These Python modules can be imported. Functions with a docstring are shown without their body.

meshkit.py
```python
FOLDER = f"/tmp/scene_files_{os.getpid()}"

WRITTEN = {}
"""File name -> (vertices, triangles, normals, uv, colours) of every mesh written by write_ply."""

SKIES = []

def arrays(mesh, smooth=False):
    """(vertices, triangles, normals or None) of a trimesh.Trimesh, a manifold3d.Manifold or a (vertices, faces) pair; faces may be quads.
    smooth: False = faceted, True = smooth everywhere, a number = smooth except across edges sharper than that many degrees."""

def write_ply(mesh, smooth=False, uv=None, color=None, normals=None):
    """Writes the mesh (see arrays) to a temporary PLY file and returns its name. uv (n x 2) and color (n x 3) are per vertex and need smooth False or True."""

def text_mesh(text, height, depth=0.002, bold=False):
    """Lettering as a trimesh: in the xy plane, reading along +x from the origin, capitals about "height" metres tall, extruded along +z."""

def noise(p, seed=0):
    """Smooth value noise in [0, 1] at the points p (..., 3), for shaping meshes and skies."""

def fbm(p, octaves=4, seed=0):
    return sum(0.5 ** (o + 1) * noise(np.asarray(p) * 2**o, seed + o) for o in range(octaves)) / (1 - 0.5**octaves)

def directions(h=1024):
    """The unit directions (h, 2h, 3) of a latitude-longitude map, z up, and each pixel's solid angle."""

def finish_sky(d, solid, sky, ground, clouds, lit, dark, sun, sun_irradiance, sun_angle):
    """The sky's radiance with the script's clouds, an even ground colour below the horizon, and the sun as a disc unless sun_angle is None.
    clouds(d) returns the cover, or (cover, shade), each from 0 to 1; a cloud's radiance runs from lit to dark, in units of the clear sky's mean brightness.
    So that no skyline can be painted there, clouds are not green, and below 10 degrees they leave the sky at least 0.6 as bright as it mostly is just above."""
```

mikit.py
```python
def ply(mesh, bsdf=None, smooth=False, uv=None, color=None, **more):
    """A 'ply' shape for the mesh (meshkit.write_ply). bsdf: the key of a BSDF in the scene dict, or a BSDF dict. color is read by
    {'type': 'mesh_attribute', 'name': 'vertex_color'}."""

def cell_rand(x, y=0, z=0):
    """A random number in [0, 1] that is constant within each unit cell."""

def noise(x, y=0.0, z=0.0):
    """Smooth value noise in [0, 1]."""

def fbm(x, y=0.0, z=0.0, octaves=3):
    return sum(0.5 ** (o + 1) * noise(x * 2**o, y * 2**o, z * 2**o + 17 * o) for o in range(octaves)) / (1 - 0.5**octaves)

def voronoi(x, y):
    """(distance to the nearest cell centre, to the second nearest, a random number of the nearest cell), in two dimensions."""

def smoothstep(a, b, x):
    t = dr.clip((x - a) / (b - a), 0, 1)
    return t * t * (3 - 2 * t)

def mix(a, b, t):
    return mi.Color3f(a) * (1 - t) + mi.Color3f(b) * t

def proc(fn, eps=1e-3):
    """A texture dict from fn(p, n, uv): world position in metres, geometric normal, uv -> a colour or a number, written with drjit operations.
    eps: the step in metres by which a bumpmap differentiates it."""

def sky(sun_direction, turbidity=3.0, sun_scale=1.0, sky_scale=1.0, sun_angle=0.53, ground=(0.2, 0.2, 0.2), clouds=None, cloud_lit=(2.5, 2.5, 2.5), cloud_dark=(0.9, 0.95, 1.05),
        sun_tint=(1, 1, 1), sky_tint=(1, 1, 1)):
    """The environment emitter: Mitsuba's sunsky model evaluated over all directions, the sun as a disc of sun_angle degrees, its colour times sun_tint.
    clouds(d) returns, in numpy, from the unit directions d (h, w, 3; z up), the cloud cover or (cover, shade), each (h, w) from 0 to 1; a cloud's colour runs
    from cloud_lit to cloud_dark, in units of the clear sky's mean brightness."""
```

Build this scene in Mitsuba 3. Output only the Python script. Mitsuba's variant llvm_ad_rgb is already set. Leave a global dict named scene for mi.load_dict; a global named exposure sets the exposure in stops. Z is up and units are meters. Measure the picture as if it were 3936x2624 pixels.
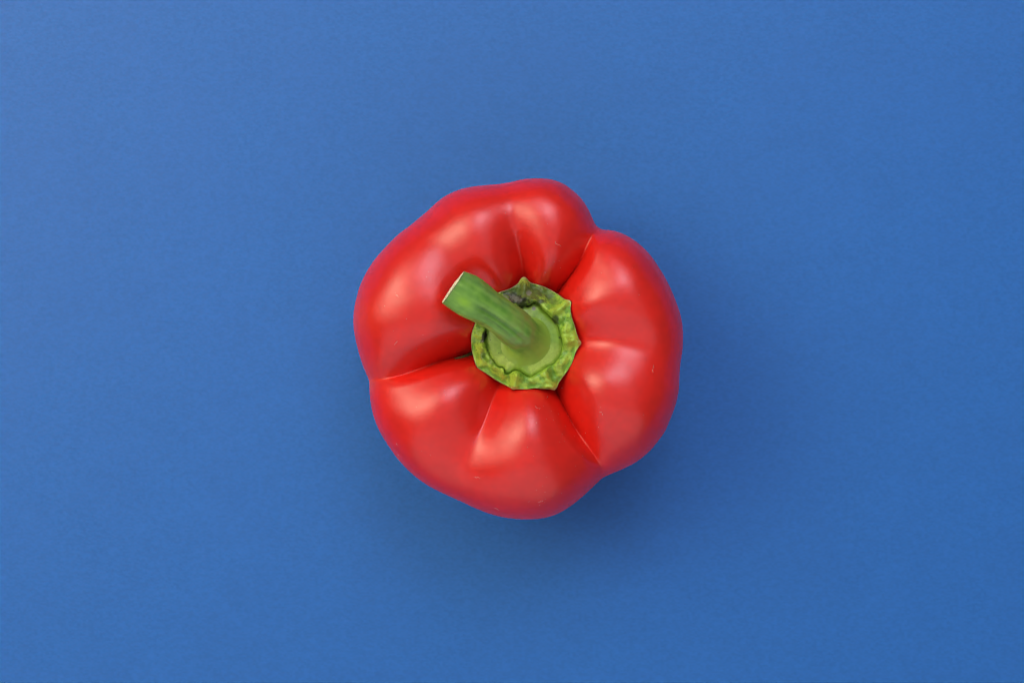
import math
import numpy as np, trimesh, mitsuba as mi, drjit as dr
import mikit, meshkit
from mikit import proc, fbm, noise, mix
from scipy.ndimage import gaussian_filter1d, maximum_filter1d
from scipy.spatial import cKDTree
from scipy.interpolate import PchipInterpolator, CubicSpline

T = mi.ScalarTransform4f
MM = 0.001
scene, labels = {'type': 'scene'}, {}
RNG = np.random.default_rng(11)

# ------------------------------------------------------------------ camera, lamps, exposure
exposure = 1.17
DROP = 0.014                              # the pepper is modelled this much above the paper and let down onto it
CAM_H = 0.618 - DROP
scene['camera'] = {
    'type': 'thinlens', 'fov': 28.0, 'fov_axis': 'x', 'near_clip': 0.05, 'far_clip': 30.0,
    'aperture_radius': 0.0022, 'focus_distance': CAM_H - 0.052,
    'to_world': T().look_at(origin=[0, 0, CAM_H], target=[0, 0, 0], up=[0, 1, 0])}


def lamp(key, azimuth, tilt, dist, w, h, rgb, label, hot=0.0):
    """A softbox: a lit diffuser cloth in the mouth of a black four-sided housing, aimed at the pepper."""
    a, t = math.radians(azimuth), math.radians(tilt)
    aim = np.array([0, 0, 0.035])
    pos = aim + dist * np.array([math.cos(a) * math.sin(t), math.sin(a) * math.sin(t), math.cos(t)])
    up = [0, 0, 1] if tilt > 5 else [0, 1, 0]
    M = T().look_at(origin=pos.tolist(), target=aim.tolist(), up=up)
    x, y = w / 2, h / 2
    q = trimesh.Trimesh([[-x, -y, 0], [x, -y, 0], [x, y, 0], [-x, y, 0]], [[0, 1, 2], [0, 2, 3]], process=False)
    glow = {'type': 'rgb', 'value': list(rgb)}
    if hot:                              # the bulb behind the cloth makes its middle brighter than its edge
        glow = proc(lambda p, n, uv: mi.Color3f(*rgb) * (0.22 + hot * dr.exp(-(dr.square(uv.x - 0.5) + dr.square(uv.y - 0.5)) / 0.058)))
    scene[key + '__diffuser'] = mikit.ply(q, 'lamp_cloth', to_world=M, uv=np.array([[0, 0], [1, 0], [1, 1], [0, 1.0]]), emitter={'type': 'area', 'radiance': glow})
    m = 0.012
    fr = [[sx * (x + m), sy * (y + m), 0.02] for sx, sy in ((-1, -1), (1, -1), (1, 1), (-1, 1))]
    bk = [[sx * 0.07, sy * 0.07, -0.30] for sx, sy in ((-1, -1), (1, -1), (1, 1), (-1, 1))]
    f = [[0, 1, 5, 4], [1, 2, 6, 5], [2, 3, 7, 6], [3, 0, 4, 7], [7, 6, 5, 4]]
    scene[key + '__housing'] = mikit.ply((np.array(fr + bk), np.array(f)), 'lamp_shell', to_world=M)
    labels[key] = {'label': label, 'category': 'lamp'}


scene['lamp_cloth'] = {'type': 'diffuse', 'reflectance': {'type': 'rgb', 'value': 0.7}}
scene['lamp_shell'] = {'type': 'twosided', 'bsdf': {'type': 'diffuse', 'reflectance': {'type': 'rgb', 'value': 0.03}}}
lamp('softbox_lamp', 154, 43, 1.15, 1.35, 1.20, (1.62, 1.38, 1.0), 'softbox lamp with warm white cloth to the upper left of the pepper', hot=2.2)
lamp('softbox_lamp_001', 80, 34, 1.2, 1.25, 1.05, (1.2, 1.25, 1.42), 'softbox lamp with cool white cloth above the top edge of the picture', hot=2.1)
lamp('softbox_lamp_002', 268, 59, 1.25, 2.40, 1.50, (0.235, 0.235, 0.245), 'wide dim glowing panel standing in for a pale surface below the bottom edge of the picture')  # glowing stand-in for the wide grey surface mirrored in the lower lobes
lamp('softbox_lamp_003', 90, 0.5, 1.85, 3.0, 2.8, (0.20, 0.20, 0.204), 'broad dim fill panel added high above the pepper to soften its shadow')  # added overhead fill that weakens the shadow on the paper
scene['room_light'] = {'type': 'constant', 'radiance': {'type': 'rgb', 'value': [0.055, 0.055, 0.056]}}

# ------------------------------------------------------------------ backdrop paper
def paper_color(p, n, uv):
    f = fbm(p.x * 1200, p.y * 2100, 0.0, 2) - 0.5
    b = fbm(p.x * 90 + 7, p.y * 120, 3.0, 3) - 0.5
    s = 1.0 + 0.20 * f + 0.05 * b
    return mi.Color3f(0.011, 0.113, 0.385) * s


def paper_bump(p, n, uv):
    return fbm(p.x * 900, p.y * 1700, 0.0, 3)


scene['paper'] = {'type': 'twosided', 'bsdf': {'type': 'bumpmap', 'scale': 0.00007, 'tex': proc(paper_bump, 2e-4), 'bsdf': {
    'type': 'principled', 'base_color': proc(paper_color), 'roughness': 0.5, 'specular': 0.42}}}
sheet = trimesh.Trimesh([[-1.5, -1.5, 0], [1.5, -1.5, 0], [1.5, 1.5, 0], [-1.5, 1.5, 0]], [[0, 1, 2], [0, 2, 3]], process=False)
scene['ground'] = mikit.ply(sheet, 'paper')
labels['ground'] = {'label': 'plain matt blue paper sheet with a fine fibre grain under the pepper', 'kind': 'structure'}

# ------------------------------------------------------------------ helpers
CX, CY = 3.54, 0.80                       # the stem end of the pepper, mm


def ring_spline(pairs, th, sigma=0.0):
    """Periodic curve through (degrees, value) pairs, sampled at th (radians)."""
    p = sorted(pairs)
    a = np.array([q[0] for q in p], float)
    v = np.array([q[1] for q in p], float)
    a = np.concatenate([a - 360, a, a + 360])
    r = PchipInterpolator(a, np.tile(v, 3))(np.degrees(th))
    if sigma:
        r = gaussian_filter1d(r, sigma / 360 * len(th), mode='wrap')
    return r


def grid_faces(nu, nv):
    """Quads of a grid of nv rings of nu points, closed around."""
    i, j = np.meshgrid(np.arange(nv - 1), np.arange(nu), indexing='ij')
    k = (j + 1) % nu
    return np.stack([i * nu + j, i * nu + k, (i + 1) * nu + k, (i + 1) * nu + j], -1).reshape(-1, 4)


def wrapdeg(a):
    return (a + 180) % 360 - 180


def sstep(a, b, x):
    t = np.clip((x - a) / (b - a), 0, 1)
    return t * t * (3 - 2 * t)


def lerp(a, b, t):
    t = t[..., None]
    return np.asarray(a) * (1 - t) + np.asarray(b) * t


# ------------------------------------------------------------------ the pepper's body
SIL = [(1.7,44.0),(7.7,43.8),(13.9,43.2),(20.5,42.7),(27.5,42.2),(35.1,41.8),(41.3,41.1),(46.5,40.2),(51.1,38.9),(55.3,37.4),(57.3,37.4),(59.8,38.3),
       (63.5,40.2),(67.6,42.1),(72.1,43.6),(76.9,44.8),(81.2,45.2),(86.1,45.0),(91.1,44.6),(95.3,44.0),(98.7,43.9),(103.8,44.3),(108.7,45.0),(113.7,45.6),
       (119.0,45.8),(124.1,45.4),(128.6,45.0),(134.0,45.1),(140.0,45.9),(146.7,46.7),(152.8,47.6),(158.7,48.2),(163.7,48.5),(169.2,48.5),(173.8,48.3),
       (178.4,47.7),(183.1,46.9),(188.9,46.1),(192.7,45.5),(195.3,45.2),(197.3,45.6),(201.2,46.4),(206.8,47.4),(212.7,48.0),(218.6,48.3),(224.8,48.7),
       (231.2,48.9),(236.7,48.8),(241.8,48.5),(247.7,48.4),(252.8,48.8),(257.6,49.3),(262.3,49.7),(266.8,49.9),(271.3,50.0),(275.7,49.9),(280.4,49.3),
       (285.4,48.0),(290.1,46.6),(295.2,45.2),(299.7,44.4),(302.7,44.7),(306.6,45.3),(313.0,46.3),(319.4,46.7),(325.3,46.7),(330.7,46.2),(336.6,45.7),
       (341.6,45.1),(346.5,44.2),(351.5,43.8),(356.7,44.0)]
# crest ring of the lobes: distance from the stem end and height, by direction
CREST_R = [(-4,28),(26,27),(56,25),(75,28),(93,28),(112,27.5),(131,27),(160,27),(180,27),(196,26),(220,28),(243,28),(270,27.5),(300,27),(328,28)]
# how boxy the shoulder is outside the crest (2 = round)
BOXY = [(-4,2.3),(26,2.4),(56,2.5),(75,2.6),(93,2.6),(112,2.5),(131,2.4),(160,2.6),(180,2.5),(196,2.4),(220,2.2),(243,2.0),(270,2.0),(300,2.0),(328,2.1)]
CREST_Z = [(-4,73),(26,74.5),(56,71.5),(75,73.5),(93,73),(112,74),(131,74),(160,75),(180,74),(196,70),(220,72),(243,72),(270,74),(300,71.5),(328,73.5)]
# creases: direction at the stem, direction at the rim, depth mm, width mm on the side of larger angles, on the side of smaller angles, rounding mm,
# how the depth runs from the stem (0) over the crest (1) to the rim (2)
CREASES = [
    (55.0, 56.6, 4.2, 17.0, 14.0, 0.18, (1.0, 1.0, 0.50), 1, (5.4, 9.0, 3.4, 2.0)),
    (196.5, 195.0, 4.8, 15.0, 17.0, 0.18, (1.0, 1.0, 0.50), 1, (5.2, 3.4, 8.0, 2.0)),
    (301.0, 300.2, 4.8, 16.0, 14.0, 0.18, (1.0, 1.0, 0.65), 1, (6.2, 8.5, 4.0, 2.0)),
    (91.0, 97.0, 5.0, 12.0, 12.0, 1.6, (1.1, 0.75, 0.0), 1, (3.2, 4.0, 4.0, 1.1)),
    (240.0, 246.0, 4.0, 15.0, 15.0, 3.0, (0.9, 1.0, 0.0), 1, (2.8, 4.5, 4.5, 1.25)),
    (-2.0, -6.0, 3.3, 12.0, 15.0, 2.8, (1.0, 1.0, 0.3), 1, None),
    (139.0, 131.0, 2.8, 8.0, 8.0, 0, (1.7, 0.85, 0.3), 2, None),
]
NTH, NA, NB, NC = 1440, 120, 150, 90
th = np.arange(NTH) * 2 * np.pi / NTH
R = 0.983 * ring_spline(SIL, th, 0.8) + ring_spline([(20, 0), (90, -.45), (160, -.35), (200, -.1), (270, .35), (320, .1)], th, 9)
rc = ring_spline(CREST_R, th, 7)
zc = ring_spline(CREST_Z, th, 7)
boxy = ring_spline(BOXY, th, 7)
ZE, ZB = 55.0, DROP / MM
rows_r, rows_z, rows_u = [], [], []
RIN = 10.2
for k in range(NA):                      # inner wall, from under the calyx up to the crest
    s = (1 - k / NA) * np.pi / 2
    rows_r.append(rc - (rc - RIN) * np.sin(s))
    rows_z.append(zc - 15.0 * (1 - np.cos(s)) )
    rows_u.append(np.full(NTH, 1 - np.sin(s)))
for k in range(NB):                      # outer shoulder, from the crest to the widest ring
    q = k / NB
    s = q * q * (3 - 2 * q) * np.pi / 2
    c, n = np.cos(s) ** (2 / boxy), np.sin(s) ** (2 / boxy)
    rows_r.append(rc + (R - rc) * n)
    rows_z.append(ZE + (zc - ZE) * c)
    rows_u.append(1 + n)
Rl = gaussian_filter1d(R, 2.0 / 360 * NTH, mode='wrap')
for k in range(NC + 1):                  # below the widest ring: the sides taper to the base
    s = k / NC * np.pi / 2
    w = np.cos(s)
    rb = 0.36 * Rl
    rows_r.append(rb + (R * w ** 0.15 * 1.0 + Rl * (1 - w ** 0.15) - rb) * w ** 0.8 if k else R.copy())
    rows_z.append(ZB + (ZE - ZB) * (1 - np.sin(s)) + 0 * R)
    rows_u.append(np.full(NTH, 2.0))
for k in range(1, 12):                   # the dimple at the blossom end
    t = 1 - k / 11
    rows_r.append(0.36 * Rl * t)
    rows_z.append(ZB + 6.0 * np.cos(t * np.pi / 2) ** 2 + 0 * R)
    rows_u.append(np.full(NTH, 2.0))
rr, zz, uu = np.array(rows_r), np.array(rows_z), np.array(rows_u)
TH = np.broadcast_to(th, rr.shape)
P = np.stack([CX + rr * np.cos(TH), CY + rr * np.sin(TH), zz], -1)


def grid_normals(P):
    du = np.roll(P, -1, 1) - np.roll(P, 1, 1)
    dv = np.gradient(P, axis=0)
    n = np.cross(du, dv)
    n /= np.linalg.norm(n, axis=-1, keepdims=True) + 1e-12
    return n


N = grid_normals(P)
if N[NA + 5, :, 2].mean() < 0:
    N = -N
depth = np.zeros_like(rr)
crease_d = []
for a0, a1, A, wl, wr, eps, (k0, k1, k2), power, cleft in CREASES:
    ang = a0 + (a1 - a0) * np.clip(uu / 2, 0, 1) + 1.5 * np.sin(np.pi * np.clip(uu / 2, 0, 1)) * np.sin(2.6 * uu + 0.05 * a0)
    d = np.radians(wrapdeg(np.degrees(TH) - ang)) * np.maximum(rr, 1.0)
    w = np.where(d > 0, wl, wr) * (np.maximum(rr, 8.0) / 28.0) ** 0.6
    if power == 1:                       # two round lobes meeting in a cleft
        g = np.clip(1 - (np.sqrt(d * d + eps * eps) - eps) / w, 0, 1) ** 2.2
    else:                                # a soft hollow
        g = np.exp(-(d / w) ** 2)
    amp = PchipInterpolator([0, 0.5, 1, 1.6, 2.0], [k0 * 0.7, k0, k1, (k1 + k2) / 2, k2])(uu)
    depth += A * amp * g
    if cleft:                            # the tight fold at the bottom of the crease
        wn = np.where(d > 0, cleft[1], cleft[2]) * (28.0 / np.maximum(rr, 12.0)) ** 0.15
        sm = eps if eps < 1 else 0.5
        fold = cleft[0] * np.clip(1 - (np.sqrt(d * d + sm * sm) - sm) / wn, 0, 1) ** 2.2
        if eps < 1:
            fold += 1.2 * np.exp(-np.abs(d) / 0.5) * (1 - sstep(0.8, 1.4, uu))
        depth += PchipInterpolator(np.array([0, 0.18, 0.5, 0.75, 0.9, 1.0, 1.01, 2.1]) * cleft[3], [1.1, 1.15, 0.85, 0.42, 0.12, 0, 0, 0])(uu) * fold
    crease_d.append(d)
depth *= np.interp(np.arange(len(rr)), [0, NA + NB, NA + NB + NC * 0.6], [1, 1, 0])[:, None]
# slow unevenness of the skin
q = P / 17.0
und = (meshkit.fbm(q, 2, 3) - 0.5) * 1.3 + (meshkit.fbm(P / 7.0, 2, 5) - 0.5) * 0.28
und *= np.interp(uu, [0, 0.4, 1.8, 2.0], [0, 1, 1, 0.0])
P = P + N * und[..., None]
P[:, :, 2] -= depth
P[:, :, 2] = np.maximum(P[:, :, 2], ZB)
NV = len(rr)
for j in range(3):                       # soften sampling kinks along the profile
    P[:, :, j] = gaussian_filter1d(P[:, :, j], 2.5, axis=0, mode='nearest')
body_v = P.reshape(-1, 3) * MM
body_f = grid_faces(NTH, NV)[:, ::-1]
# skin colour: even deep red, a small unripe orange spot and soft orange tints at the left, pale scar lines in the outer ends of three creases
red = np.array([0.585, 0.0120, 0.0060])
col = np.broadcast_to(red, P.shape).copy()
mott = meshkit.fbm(P / 9.0, 3, 21) - 0.5
mott += 0.5 * (meshkit.fbm(P * [1, 1, 0.3] / 2.2, 3, 23) - 0.5)
col *= (1 + 0.22 * mott)[..., None]
for cx_, cy_, sx_, am in ((-39.6, -11.5, 1.6, 0.55), (-42.5, 6.0, 4.0, 0.25), (-38.5, -8.0, 3.0, 0.2)):
    g = np.exp(-((P[..., 0] - cx_) ** 2 + (P[..., 1] - cy_) ** 2) / (2 * sx_ ** 2)) * am
    col = lerp(col, np.broadcast_to([0.72, 0.075, 0.012], P.shape), g)
for ci, u0, u1, am in ((0, 1.25, 1.7, 0.28), (2, 1.1, 1.5, 0.22), (1, 0.85, 1.5, 0.12)):
    g = np.exp(-(crease_d[ci] / 0.22) ** 2) * sstep(u0, u0 + 0.12, uu) * (1 - sstep(u1 - 0.15, u1, uu)) * am
    col = lerp(col, np.broadcast_to([0.62, 0.22, 0.14], P.shape), g)
REST = T().translate([0, 0, -DROP])
scene['skin'] = {'type': 'principled', 'base_color': {'type': 'mesh_attribute', 'name': 'vertex_color'}, 'roughness': 0.30, 'specular': 0.60,
                 'clearcoat': 0.0}
scene['bell_pepper__body'] = mikit.ply((body_v, body_f), 'skin', smooth=True, color=col.reshape(-1, 3), to_world=REST)
labels['bell_pepper'] = {'label': 'glossy red bell pepper with a green stem standing on blue paper', 'category': 'bell pepper'}
top_n = NA + NB
body_tree = cKDTree(P[:top_n, :, :2].reshape(-1, 2))
top_z = P[:top_n, :, 2].reshape(-1)
PN = grid_normals(P)
if PN[NA + 5, :, 2].mean() < 0:
    PN = -PN
top_norm = PN[:top_n].reshape(-1, 3)


def on_body(x, y):
    i = body_tree.query(np.stack([x, y], -1))[1]
    return top_z[i], top_norm[i]


# ------------------------------------------------------------------ the calyx
CAL = [(8.0,13.79),(21.2,13.58),(33.3,14.40),(39.2,15.69),(42.2,15.41),(45.3,14.81),(53.9,14.73),(68.5,14.80),(83.5,14.99),(87.5,15.78),(89.3,16.39),
       (91.9,16.53),(94.2,16.06),(96.9,15.00),(109.1,13.91),(124.6,14.3),(136.7,14.3),(152.4,13.85),(166.4,14.04),(172.2,14.28),(180.3,14.47),(190.1,14.62),
       (200.0,14.79),(210.1,15.05),(220.4,14.15),(230.2,13.72),(244.8,13.58),(252.9,13.77),(255.9,14.03),(261.4,13.69),(277.2,13.51),(294.5,14.88),
       (297.6,15.49),(299.8,15.94),(303.0,15.69),(307.9,14.93),(319.6,14.33),(333.5,14.14),(343.2,14.01),(349.7,14.39),(355.5,15.08),(359.2,14.41)]
DISC = [(7.1,9.49),(25.7,9.34),(41.6,8.92),(56.4,8.90),(67.5,9.64),(75.8,9.96),(85.4,8.69),(102.1,8.60),(119.5,9.24),(142.2,10.48),(173.8,10.85),(184.3,10.81),
        (194.0,10.60),(207.4,10.45),(214.2,10.32),(226.0,10.49),(233.8,9.81),(240.1,10.87),(245.5,10.35),(251.8,8.99),(258.2,8.86),(268.2,9.67),(278.6,10.41),
        (288.9,9.82),(308.1,9.60),(320.4,10.28),(332.3,10.35),(344.0,10.19),(355.3,9.95)]
NT = 720
ct = np.arange(NT) * 2 * np.pi / NT
Rc, Rd = ring_spline(CAL, ct, 0.5), ring_spline(DISC, ct, 0.6)
zb, _ = on_body(CX + (Rc - 0.4) * np.cos(ct), CY + (Rc - 0.4) * np.sin(ct))
zedge = gaussian_filter1d(maximum_filter1d(zb, int(16 / 360 * NT), mode='wrap'), 9 / 360 * NT, mode='wrap') + 0.6
z0 = float(np.mean(zedge))
# ridges run from the disc to the points of the calyx; bosses are the lumps of its inner lip: (direction, fraction of ring, size, height)
RIDGES = [(91, 1.0), (40, 1.1), (357, 1.1), (299, 0.9), (256, 1.3), (210, 0.9), (165, 0.8), (130, 0.8)]
BOSSES = [(257, .22, 1.5, 1.5), (238, .15, 1.3, 1.2), (222, .3, 1.1, .7), (205, .45, 1.3, .5), (192, .25, 1.3, .9), (176, .3, 1.5, .8), (62, .25, 1.7, .9), (80, .22, 1.4, .9),
          (97, .25, 1.5, 1.0), (110, .35, 1.4, .6), (45, .2, 1.3, 1.0), (28, .35, 1.2, .7), (12, .25, 1.3, .8), (-6, .2, 1.2, 1.0), (-30, .3, 1.6, .5), (-62, .25, 2.0, .6), (-80, .35, 1.4, .4)]
ts = np.concatenate([np.linspace(0, 0.9, 46), np.linspace(0.92, 1.0, 10), 1 + np.linspace(0.0, 0.10, 16)[1:], 1.10 + np.linspace(0, 0.80, 48)[1:], 1.9 + np.linspace(0, 0.1, 8)[1:]])


LIP = 0.35 + 0.95 * meshkit.fbm(np.stack([np.cos(ct) * 2.4, np.sin(ct) * 2.4, 0 * ct], -1), 2, 77)


def calyx_point(t):
    """Ring t: 0 stem axis, 1 edge of the disc, 2 outer edge."""
    if t <= 1:
        r = Rd * t
        z = z0 + 0.5 + 1.1 * (1 - t ** 4) - 0.5 * np.clip((t - 0.9) / 0.1, 0, 1) ** 2
        return r + 0 * Rd, z + 0 * Rd, np.zeros(NT)
    q = t - 1
    r = Rd + (Rc - Rd) * q
    lip = np.minimum(1, (q / 0.10)) ** 0.6 if q < 0.10 else 1.0
    h = 2.1 * LIP * lip * (1 - 0.62 * sstep(0.15, 0.95, np.array(q)))
    z = z0 * (1 - q) + zedge * q + h - 0.3 * (1 - lip)
    x, y = r * np.cos(ct), r * np.sin(ct)
    extra = np.zeros(NT)
    for a, am in RIDGES:
        d = np.radians(wrapdeg(np.degrees(ct) - a)) * r
        extra += am * np.exp(-(d / 1.0) ** 2) * (0.35 + 0.65 * sstep(0.1, 0.5, np.array(q))) * 1.1
    for a, f, s, am in BOSSES:
        i = int(round(a / 360 * NT)) % NT
        br = Rd[i] + (Rc[i] - Rd[i]) * f
        dd = (x - br * math.cos(math.radians(a))) ** 2 + (y - br * math.sin(math.radians(a))) ** 2
        extra += 1.75 * am * np.exp(-dd / (s * s * 0.55))
    pts = np.stack([x, y, 0 * x], -1)
    nz = (meshkit.fbm(pts / 2.4, 2, 8) - 0.5) * 2.7 + (meshkit.fbm(pts / 0.7, 2, 9) - 0.5) * 0.12
    fade = lip * (1 - sstep(0.86, 1.0, np.array(q)) * 0.75)
    return r, z + (extra + nz) * fade, (extra + nz) * fade


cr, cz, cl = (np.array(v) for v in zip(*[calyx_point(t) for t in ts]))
# the thin cut-like edge turns under
under = [(1.0, -0.45), (0.985, -0.75), (0.94, -0.9), (0.88, -1.5)]
for f, dz in under:
    cr = np.vstack([cr, Rc * f + (0.12 if f == 1.0 else 0)])
    cz = np.vstack([cz, cz[len(ts) - 1] + dz])
    cl = np.vstack([cl, 0 * Rc])
CT = np.broadcast_to(ct, cr.shape)
CP = np.stack([CX + cr * np.cos(CT), CY + cr * np.sin(CT), cz], -1)
tt = np.concatenate([ts, [2.02, 2.04, 2.06, 2.1]])[:, None] * np.ones(NT)
loc = CP - [CX, CY, 0]
n1 = meshkit.fbm(loc / 1.6, 3, 31)
n2 = meshkit.fbm(loc / 0.5, 3, 32)
n3 = meshkit.fbm(loc / 3.2, 3, 33)
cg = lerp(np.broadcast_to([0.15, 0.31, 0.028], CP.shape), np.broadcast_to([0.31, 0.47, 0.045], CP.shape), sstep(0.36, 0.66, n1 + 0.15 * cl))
cg = lerp(cg, np.broadcast_to([0.055, 0.15, 0.012], CP.shape), sstep(0.52, 0.78, n2) * 0.3)
disc_c = lerp(np.broadcast_to([0.19, 0.32, 0.03], CP.shape), np.broadcast_to([0.33, 0.45, 0.065], CP.shape), sstep(0.3, 0.7, n3))
disc_c = disc_c * (0.82 + 0.36 * n2)[..., None]
cg = lerp(disc_c, cg, sstep(0.97, 1.03, tt))


def blot(x, y, sx, sy, rot, edge=0.35, seed=40):
    c, s = math.cos(math.radians(rot)), math.sin(math.radians(rot))
    u = ((loc[..., 0] - x) * c + (loc[..., 1] - y) * s) / sx
    v = (-(loc[..., 0] - x) * s + (loc[..., 1] - y) * c) / sy
    d = np.sqrt(u * u + v * v) + (meshkit.fbm(loc / 0.8, 3, seed) - 0.5) * 1.3
    return 1 - sstep(1 - edge, 1 + edge, d)


dull, black, bloom = [0.06, 0.09, 0.022], [0.028, 0.026, 0.02], [0.19, 0.20, 0.15]
for x, y, sx, sy, rot, c, am in (
        (-1.0, 12.2, 6.5, 3.0, -8, dull, .85), (4.5, 13.0, 3.5, 1.8, -20, dull, .7), (-2.2, 10.3, 3.6, 1.5, -25, black, .9), (-2.6, 10.6, 1.9, .8, -30, bloom, .6),
        (0.9, 12.2, .75, .75, 0, bloom, .75), (-5.5, 10.8, 1.3, .8, -10, bloom, .5), (4.2, 9.9, 1.3, .6, 10, black, .75), (8.2, 5.1, 1.2, .9, -60, black, .75),
        (7.2, 10.3, 1.6, 1.2, -20, dull, .55), (-11.0, 0.6, .6, 2.0, -15, black, .95), (-11.3, -4.6, .8, 1.3, 0, dull, .6), (2.4, 8.0, .55, .5, 0, [0.16, 0.14, 0.12], .9),
        (-8.8, -6.4, .8, .9, 0, dull, .5), (9.2, 0.2, .3, .3, 0, black, .9)):
    cg = lerp(cg, np.broadcast_to(c, CP.shape), blot(x, y, sx, sy, rot) * am)
spk = RNG.uniform(-1, 1, (240, 2)) * 14
keep = [s for s in spk if (s[0] < -5 and s[1] < 4) or s[1] > 5][:90]
d_, _ = cKDTree(np.array(keep)).query(loc[..., :2].reshape(-1, 2))
cg = lerp(cg, np.broadcast_to(black, CP.shape), (1 - sstep(0.06, 0.16, d_.reshape(cr.shape))) * 0.85)
cg = lerp(cg, np.broadcast_to([0.36, 0.20, 0.13], CP.shape), sstep(1.975, 2.0, tt) * 0.8)
for a, am in RIDGES[:5]:                  # dry tan points
    i = int(round(a / 360 * NT)) % NT
    tip = np.array([Rc[i] * math.cos(math.radians(a)), Rc[i] * math.sin(math.radians(a))])
    g = np.exp(-((loc[..., 0] - tip[0]) ** 2 + (loc[..., 1] - tip[1]) ** 2) / 0.55)
    cg = lerp(cg, np.broadcast_to([0.33, 0.27, 0.13], CP.shape), g * 0.6)
scene['green_rind'] = {'type': 'twosided', 'bsdf': {'type': 'principled', 'base_color': {'type': 'mesh_attribute', 'name': 'vertex_color'}, 'roughness': 0.42, 'specular': 0.5}}
k = int(np.argmax(ts >= 1.0))
f = grid_faces(NT, len(cr))
f = f[:, ::-1]
nd = NT * k
disc_f = f[(f < NT * (k + 1)).all(1)]
ring_f = f[(f >= NT * k).all(1)]
cv = CP.reshape(-1, 3) * MM
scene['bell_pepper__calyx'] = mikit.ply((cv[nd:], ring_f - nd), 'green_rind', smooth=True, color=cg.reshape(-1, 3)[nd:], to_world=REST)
labels['bell_pepper__calyx'] = {'label': 'lumpy green calyx with small points, dark blotches and a thin tan edge'}
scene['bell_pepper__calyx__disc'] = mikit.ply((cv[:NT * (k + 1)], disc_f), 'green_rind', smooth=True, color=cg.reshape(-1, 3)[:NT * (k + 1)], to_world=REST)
labels['bell_pepper__calyx__disc'] = {'label': 'smooth sunken pale green disc round the foot of the stem'}

# ------------------------------------------------------------------ the stem
def catmull(pts, n):
    p = np.array(pts, float)
    s = np.concatenate([[0], np.cumsum(np.linalg.norm(np.diff(p, axis=0), axis=1))])
    return CubicSpline(s, p)(np.linspace(0, s[-1], n)), np.linspace(0, s[-1], n)


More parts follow.
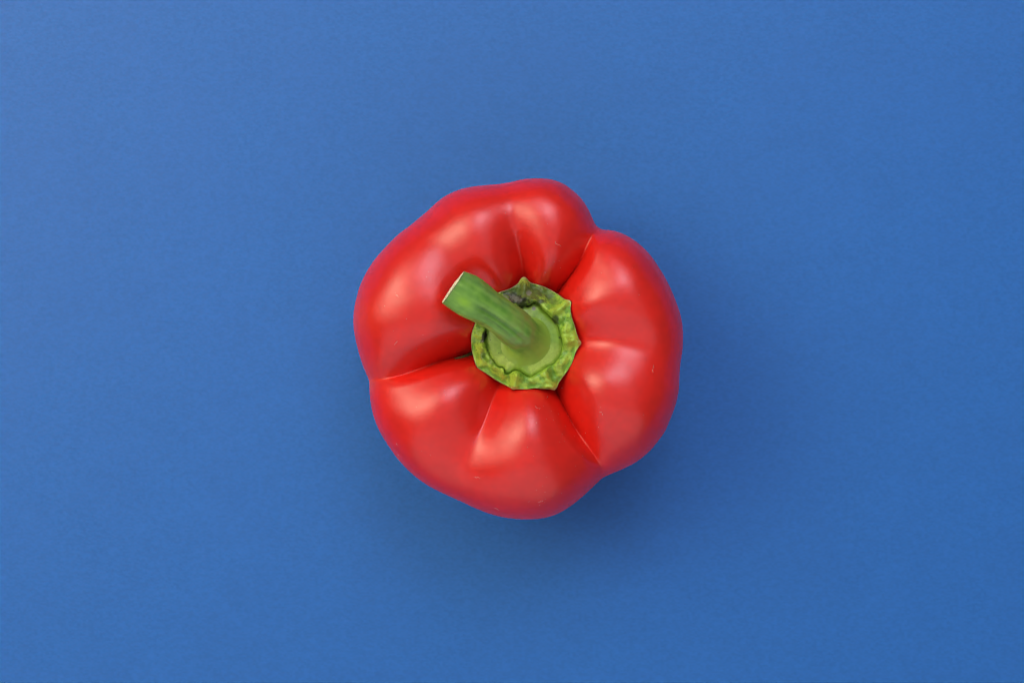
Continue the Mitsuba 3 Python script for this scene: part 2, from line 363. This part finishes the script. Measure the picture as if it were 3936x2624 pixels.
zd = z0 + 1.5
line, sl = catmull([(0.1, -0.1, zd - 0.7), (0.05, 0.05, zd + 1.0), (-0.7, 0.85, zd + 4.0), (-2.7, 2.6, zd + 7.6), (-6.1, 5.3, zd + 10.6), (-10.7, 8.3, zd + 13.3),
                    (-14.7, 10.7, zd + 15.2), (-18.95, 13.2, zd + 16.9)], 220)
line[:, 0] += CX
line[:, 1] += CY
tan = np.gradient(line, axis=0)
tan /= np.linalg.norm(tan, axis=1, keepdims=True)
side = np.cross(tan, [0.57, -0.0, 0.82])
ref = np.array([0.58, 0.81, 0.0])         # to the right of the stem as one looks along it from above
b1 = ref - tan * (tan @ ref)[:, None]
b1 /= np.linalg.norm(b1, axis=1, keepdims=True)
b2 = np.cross(tan, b1)
if b2[-1, 2] < 0:
    b2 = -b2
SN = 180
sa = np.arange(SN) * 2 * np.pi / SN
L = sl[-1]
s_ = sl / L
rad = 4.72 + 2.9 * np.exp(-sl / 1.5) + 0.35 * np.exp(-((s_ - 0.30) / 0.14) ** 2) + 0.80 * np.exp(-((s_ - 0.84) / 0.155) ** 2)
sec = 1 + 0.035 * np.cos(5 * (sa - math.radians(70)))[None] * sstep(0.1, 0.4, s_)[:, None]
grow = np.zeros((len(sl), SN))
for ang, dep, wid, g0, g1 in ((96, 0.50, 9, .22, .86), (118, 0.42, 8, .28, .80), (140, 0.22, 9, .45, .75), (250, .4, 12, .2, .9)):
    d = wrapdeg(np.degrees(sa)[None] - (ang + 6 * np.sin(s_ * 3.0))[:, None])
    grow += dep * np.exp(-(d / wid) ** 2) * (sstep(g0, g0 + 0.15, s_) * (1 - sstep(g1 - 0.2, g1, s_)))[:, None]
rs = rad[:, None] * sec - grow
SP = line[:, None] + rs[..., None] * (np.cos(sa)[None, :, None] * b1[:, None] + np.sin(sa)[None, :, None] * b2[:, None])
SP += ((meshkit.fbm(SP / 2.5, 2, 51) - 0.5) * 0.28)[..., None] * (np.cos(sa)[None, :, None] * b1[:, None] + np.sin(sa)[None, :, None] * b2[:, None])
# slanting cut: the end plane
end, cutn = SP[-1].mean(0), np.array([-0.80, 0.56, 0.085])
cutn /= np.linalg.norm(cutn)
E0 = SP[-1] - ((SP[-1] - end) @ cutn)[:, None] * tan[-1] / (tan[-1] @ cutn)
delta = E0 - SP[-1]
SP += delta[None] * (sstep(0.80, 1.0, s_) ** 1)[:, None, None]
m1 = meshkit.fbm(np.stack([SP[..., 0] / 2.2, SP[..., 1] / 2.2, SP[..., 2] / 2.2], -1), 3, 61)
str_ = meshkit.fbm(np.stack([np.cos(sa)[None] * 5 + 0 * s_[:, None], np.sin(sa)[None] * 5 + 0 * s_[:, None], s_[:, None] * 3.0 + 0 * sa[None]], -1), 3, 62)
sc = lerp(np.broadcast_to([0.10, 0.245, 0.025], SP.shape), np.broadcast_to([0.185, 0.365, 0.048], SP.shape), sstep(0.3, 0.7, 0.5 * m1 + 0.5 * str_))
sc = lerp(sc, np.broadcast_to([0.055, 0.125, 0.024], SP.shape), np.clip(grow / 0.5, 0, 1) ** 1.5 * 0.55)
sc = lerp(sc, np.broadcast_to([0.15, 0.15, 0.035], SP.shape), (np.exp(-((s_ - 0.33) / 0.16) ** 2)[:, None] * sstep(0.35, 0.6, m1)) * 0.5)
gl = np.exp(-(wrapdeg(np.degrees(sa)[None] - 108) / 13) ** 2) * np.exp(-((s_ - 0.885) / 0.05) ** 2)[:, None]
sc = lerp(sc, np.broadcast_to([0.20, 0.40, 0.012], SP.shape), gl * 0.85)
sc = lerp(sc, np.broadcast_to([0.26, 0.39, 0.05], SP.shape), (1 - sstep(0.0, 0.22, s_))[:, None] * np.ones(SN)[None])
sc = lerp(sc, np.broadcast_to([0.10, 0.085, 0.04], SP.shape), sstep(0.975, 1.0, s_)[:, None] * np.ones(SN)[None] * 0.5)
fs = grid_faces(SN, len(sl))
# outward winding
v0 = SP.reshape(-1, 3)
fn = np.cross(v0[fs[0, 1]] - v0[fs[0, 0]], v0[fs[0, 2]] - v0[fs[0, 0]])
if fn @ (v0[fs[0, 0]] - line[0]) < 0:
    fs = fs[:, ::-1]
scene['stem_rind'] = {'type': 'twosided', 'bsdf': {'type': 'principled', 'base_color': {'type': 'mesh_attribute', 'name': 'vertex_color'}, 'roughness': 0.40, 'specular': 0.5}}
scene['bell_pepper__stem'] = mikit.ply((v0 * MM, fs), 'stem_rind', smooth=True, color=sc.reshape(-1, 3), to_world=REST)
labels['bell_pepper__stem'] = {'label': 'thick ridged green stem bending to the upper left'}
# cut face: rings shrinking to the pith, a little proud in the middle
rings = [E0 + (end - E0) * f + cutn * (0.35 * (1 - (1 - f) ** 2) - 0.02) for f in (0, .04, .12, .3, .5, .7, .85, .97)]
CPs = np.array(rings)
CPs += ((meshkit.fbm(CPs / 0.7, 2, 71) - 0.5) * 0.25)[..., None] * cutn * np.linspace(0, 1, len(rings))[:, None, None] ** 0.3
cc = lerp(np.broadcast_to([0.62, 0.58, 0.36], CPs.shape), np.broadcast_to([0.50, 0.45, 0.26], CPs.shape), sstep(0.35, 0.7, meshkit.fbm(CPs / 0.8, 3, 72)))
cc[0] = [0.20, 0.26, 0.08]
fe = grid_faces(SN, len(rings))
scene['dry_pith'] = {'type': 'twosided', 'bsdf': {'type': 'principled', 'base_color': {'type': 'mesh_attribute', 'name': 'vertex_color'}, 'roughness': 0.8, 'specular': 0.2}}
scene['bell_pepper__stem__cut_end'] = mikit.ply((CPs.reshape(-1, 3) * MM, fe), 'dry_pith', smooth=True, color=cc.reshape(-1, 3), to_world=REST)
labels['bell_pepper__stem__cut_end'] = {'label': 'pale cream cut end of the stem'}

# a thin dark sepal point that runs out from under the calyx into the left crease
sp = np.array([[-13.2, -3.6, 0], [-15.0, -4.4, 0], [-17.0, -5.0, 0], [-19.2, -5.4, 0]])
sx, sy = CX + sp[:, 0], CY + sp[:, 1]
szz, _ = on_body(sx, sy)
szz = np.maximum(szz + 0.9, [zb.min() - 0.2, zb.min() - 0.1, 0, 0])
sl2 = CubicSpline([0, 1, 2, 3], np.stack([sx, sy, szz], -1))(np.linspace(0, 3, 24))
wd = np.interp(np.linspace(0, 1, 24), [0, 1], [0.75, 0.12])
o = np.arange(10) * 2 * np.pi / 10
perp = np.array([0.33, -0.94, 0.0])
SV = sl2[:, None] + wd[:, None, None] * (np.cos(o)[None, :, None] * perp + 0.6 * np.sin(o)[None, :, None] * np.array([0, 0, 1.0]))
scene['sepal_green'] = {'type': 'twosided', 'bsdf': {'type': 'principled', 'base_color': {'type': 'rgb', 'value': [0.085, 0.105, 0.035]}, 'roughness': 0.6}}
scene['bell_pepper__calyx__sepal_point'] = mikit.ply((SV.reshape(-1, 3) * MM, grid_faces(10, 24)), 'sepal_green', smooth=True, to_world=REST)
labels['bell_pepper__calyx__sepal_point'] = {'label': 'thin dark sepal point in the left crease'}

# ------------------------------------------------------------------ lint and dust on the skin
scene['lint_fluff'] = {'type': 'twosided', 'bsdf': {'type': 'diffuse', 'reflectance': {'type': 'rgb', 'value': [0.70, 0.50, 0.43]}}}
# shape points and place in mm (x, y), label
LINT = [
    ([(-12.1, 18.2), (-11.3, 18.3), (-10.7, 17.6), (-10.3, 16.8), (-9.8, 16.3)], 'pale curled lint fibre on the red skin above the stem cut end'),
    ([(11.5, 26.7), (11.7, 26.0), (12.4, 25.7), (13.0, 25.4)], 'pale hooked lint fibre on the top lobe beside the upper right crease'),
    ([(6.2, -17.2), (6.6, -17.7), (7.1, -17.9), (7.6, -17.9)], 'short pale arc of lint just below the calyx'),
    ([(23.2, -18.9), (23.7, -18.7), (24.1, -19.1), (23.9, -19.6)], 'tiny looped lint fibre on the lower right lobe'),
    ([(37.6, -6.3), (37.8, -6.9), (37.5, -7.3), (37.6, -8.3)], 'bent lint fibre near the right rim below the right hollow'),
    ([(-10.3, -36.0), (-9.6, -36.4), (-9.0, -36.3), (-8.5, -36.7)], 'wavy lint fibre on the lower lobe, left of its middle'),
    ([(-30.9, -30.6), (-30.6, -31.2), (-30.7, -31.9), (-31.1, -32.4)], 'curved lint fibre near the lower left rim'),
    ([(-31.2, -27.4), (-30.7, -27.8)], 'short thick lint fibre just above the curved one near the lower left rim'),
    ([(-31.3, -0.8), (-30.8, -0.2), (-30.4, 0.2)], 'straight lint fibre on the left lobe above the left crease'),
    ([(7.1, -42.9), (8.3, -42.7)], 'short straight dash of lint on the lower lobe near the bottom rim'),
    ([(-4.8, -44.8), (-4.1, -45.0), (-3.6, -45.5)], 'faint curl of lint at the bottom rim'),
    ([(-31.0, 12.9), (-30.5, 12.2), (-29.9, 11.9)], 'thin curved scratch of lint on the left lobe under the highlight'),
]


def tube(points, r, sides=6):
    p = np.asarray(points, float)
    t = np.gradient(p, axis=0)
    t /= np.linalg.norm(t, axis=1, keepdims=True)
    a = np.cross(t, [0, 0, 1.0])
    a /= np.linalg.norm(a, axis=1, keepdims=True) + 1e-9
    b = np.cross(t, a)
    ang = np.arange(sides) * 2 * np.pi / sides
    v = p[:, None] + r[:, None, None] * (np.cos(ang)[None, :, None] * a[:, None] + np.sin(ang)[None, :, None] * b[:, None])
    return v.reshape(-1, 3), grid_faces(sides, len(p))


for i, (pts, text) in enumerate(LINT):
    p = np.array(pts, float)
    n = max(8, 5 * len(p))
    q = CubicSpline(np.arange(len(p)), p)(np.linspace(0, len(p) - 1, n)) if len(p) > 2 else p[0] + (p[1] - p[0]) * np.linspace(0, 1, n)[:, None]
    z, nn = on_body(q[:, 0], q[:, 1])
    z = gaussian_filter1d(z, 1.0, mode='nearest')
    line3 = np.column_stack([q, z]) + nn * 0.10
    key = 'lint_fibre' + (f'_{i:03d}' if i else '')
    v, f = tube(line3, 0.032 * np.sin(np.linspace(0.35, np.pi - 0.35, n)) ** 0.5)
    scene[key] = mikit.ply((v * MM, f), 'lint_fluff', to_world=REST)
    labels[key] = {'label': text, 'category': 'lint'}

ico = trimesh.creation.icosphere(subdivisions=0)
specks = []
spots = [(RNG.uniform(-46, 46), RNG.uniform(-46, 46)) for _ in range(90)]
spots += [(RNG.normal(14, 4), RNG.normal(-20, 6)) for _ in range(40)] + [(RNG.normal(11, 3), RNG.normal(14, 6)) for _ in range(18)] + [(RNG.normal(12, 4), RNG.normal(-38, 4)) for _ in range(22)]
for x, y in spots:
    ang = math.degrees(math.atan2(y - CY, x - CX)) % 360
    rad_ = math.hypot(x - CX, y - CY)
    if rad_ > 0.93 * R[int(ang / 360 * NTH) % NTH] or rad_ < 15.5:
        continue
    z, nn = on_body(np.array([x]), np.array([y]))
    m = ico.copy()
    m.apply_scale([RNG.uniform(.04, .09), RNG.uniform(.05, .16) if RNG.random() < .25 else RNG.uniform(.04, .08), 0.05])
    m.apply_transform(trimesh.transformations.rotation_matrix(RNG.uniform(0, 6.28), [0, 0, 1]))
    m.apply_translation(np.array([x, y, z[0]]) + nn[0] * 0.03)
    specks.append(m)
dust = trimesh.util.concatenate(specks)
dust.apply_scale(MM)
scene['dust'] = mikit.ply(dust, 'lint_fluff', to_world=REST)
labels['dust'] = {'label': 'tiny pale dust specks scattered over the red skin', 'category': 'dust', 'kind': 'stuff'}
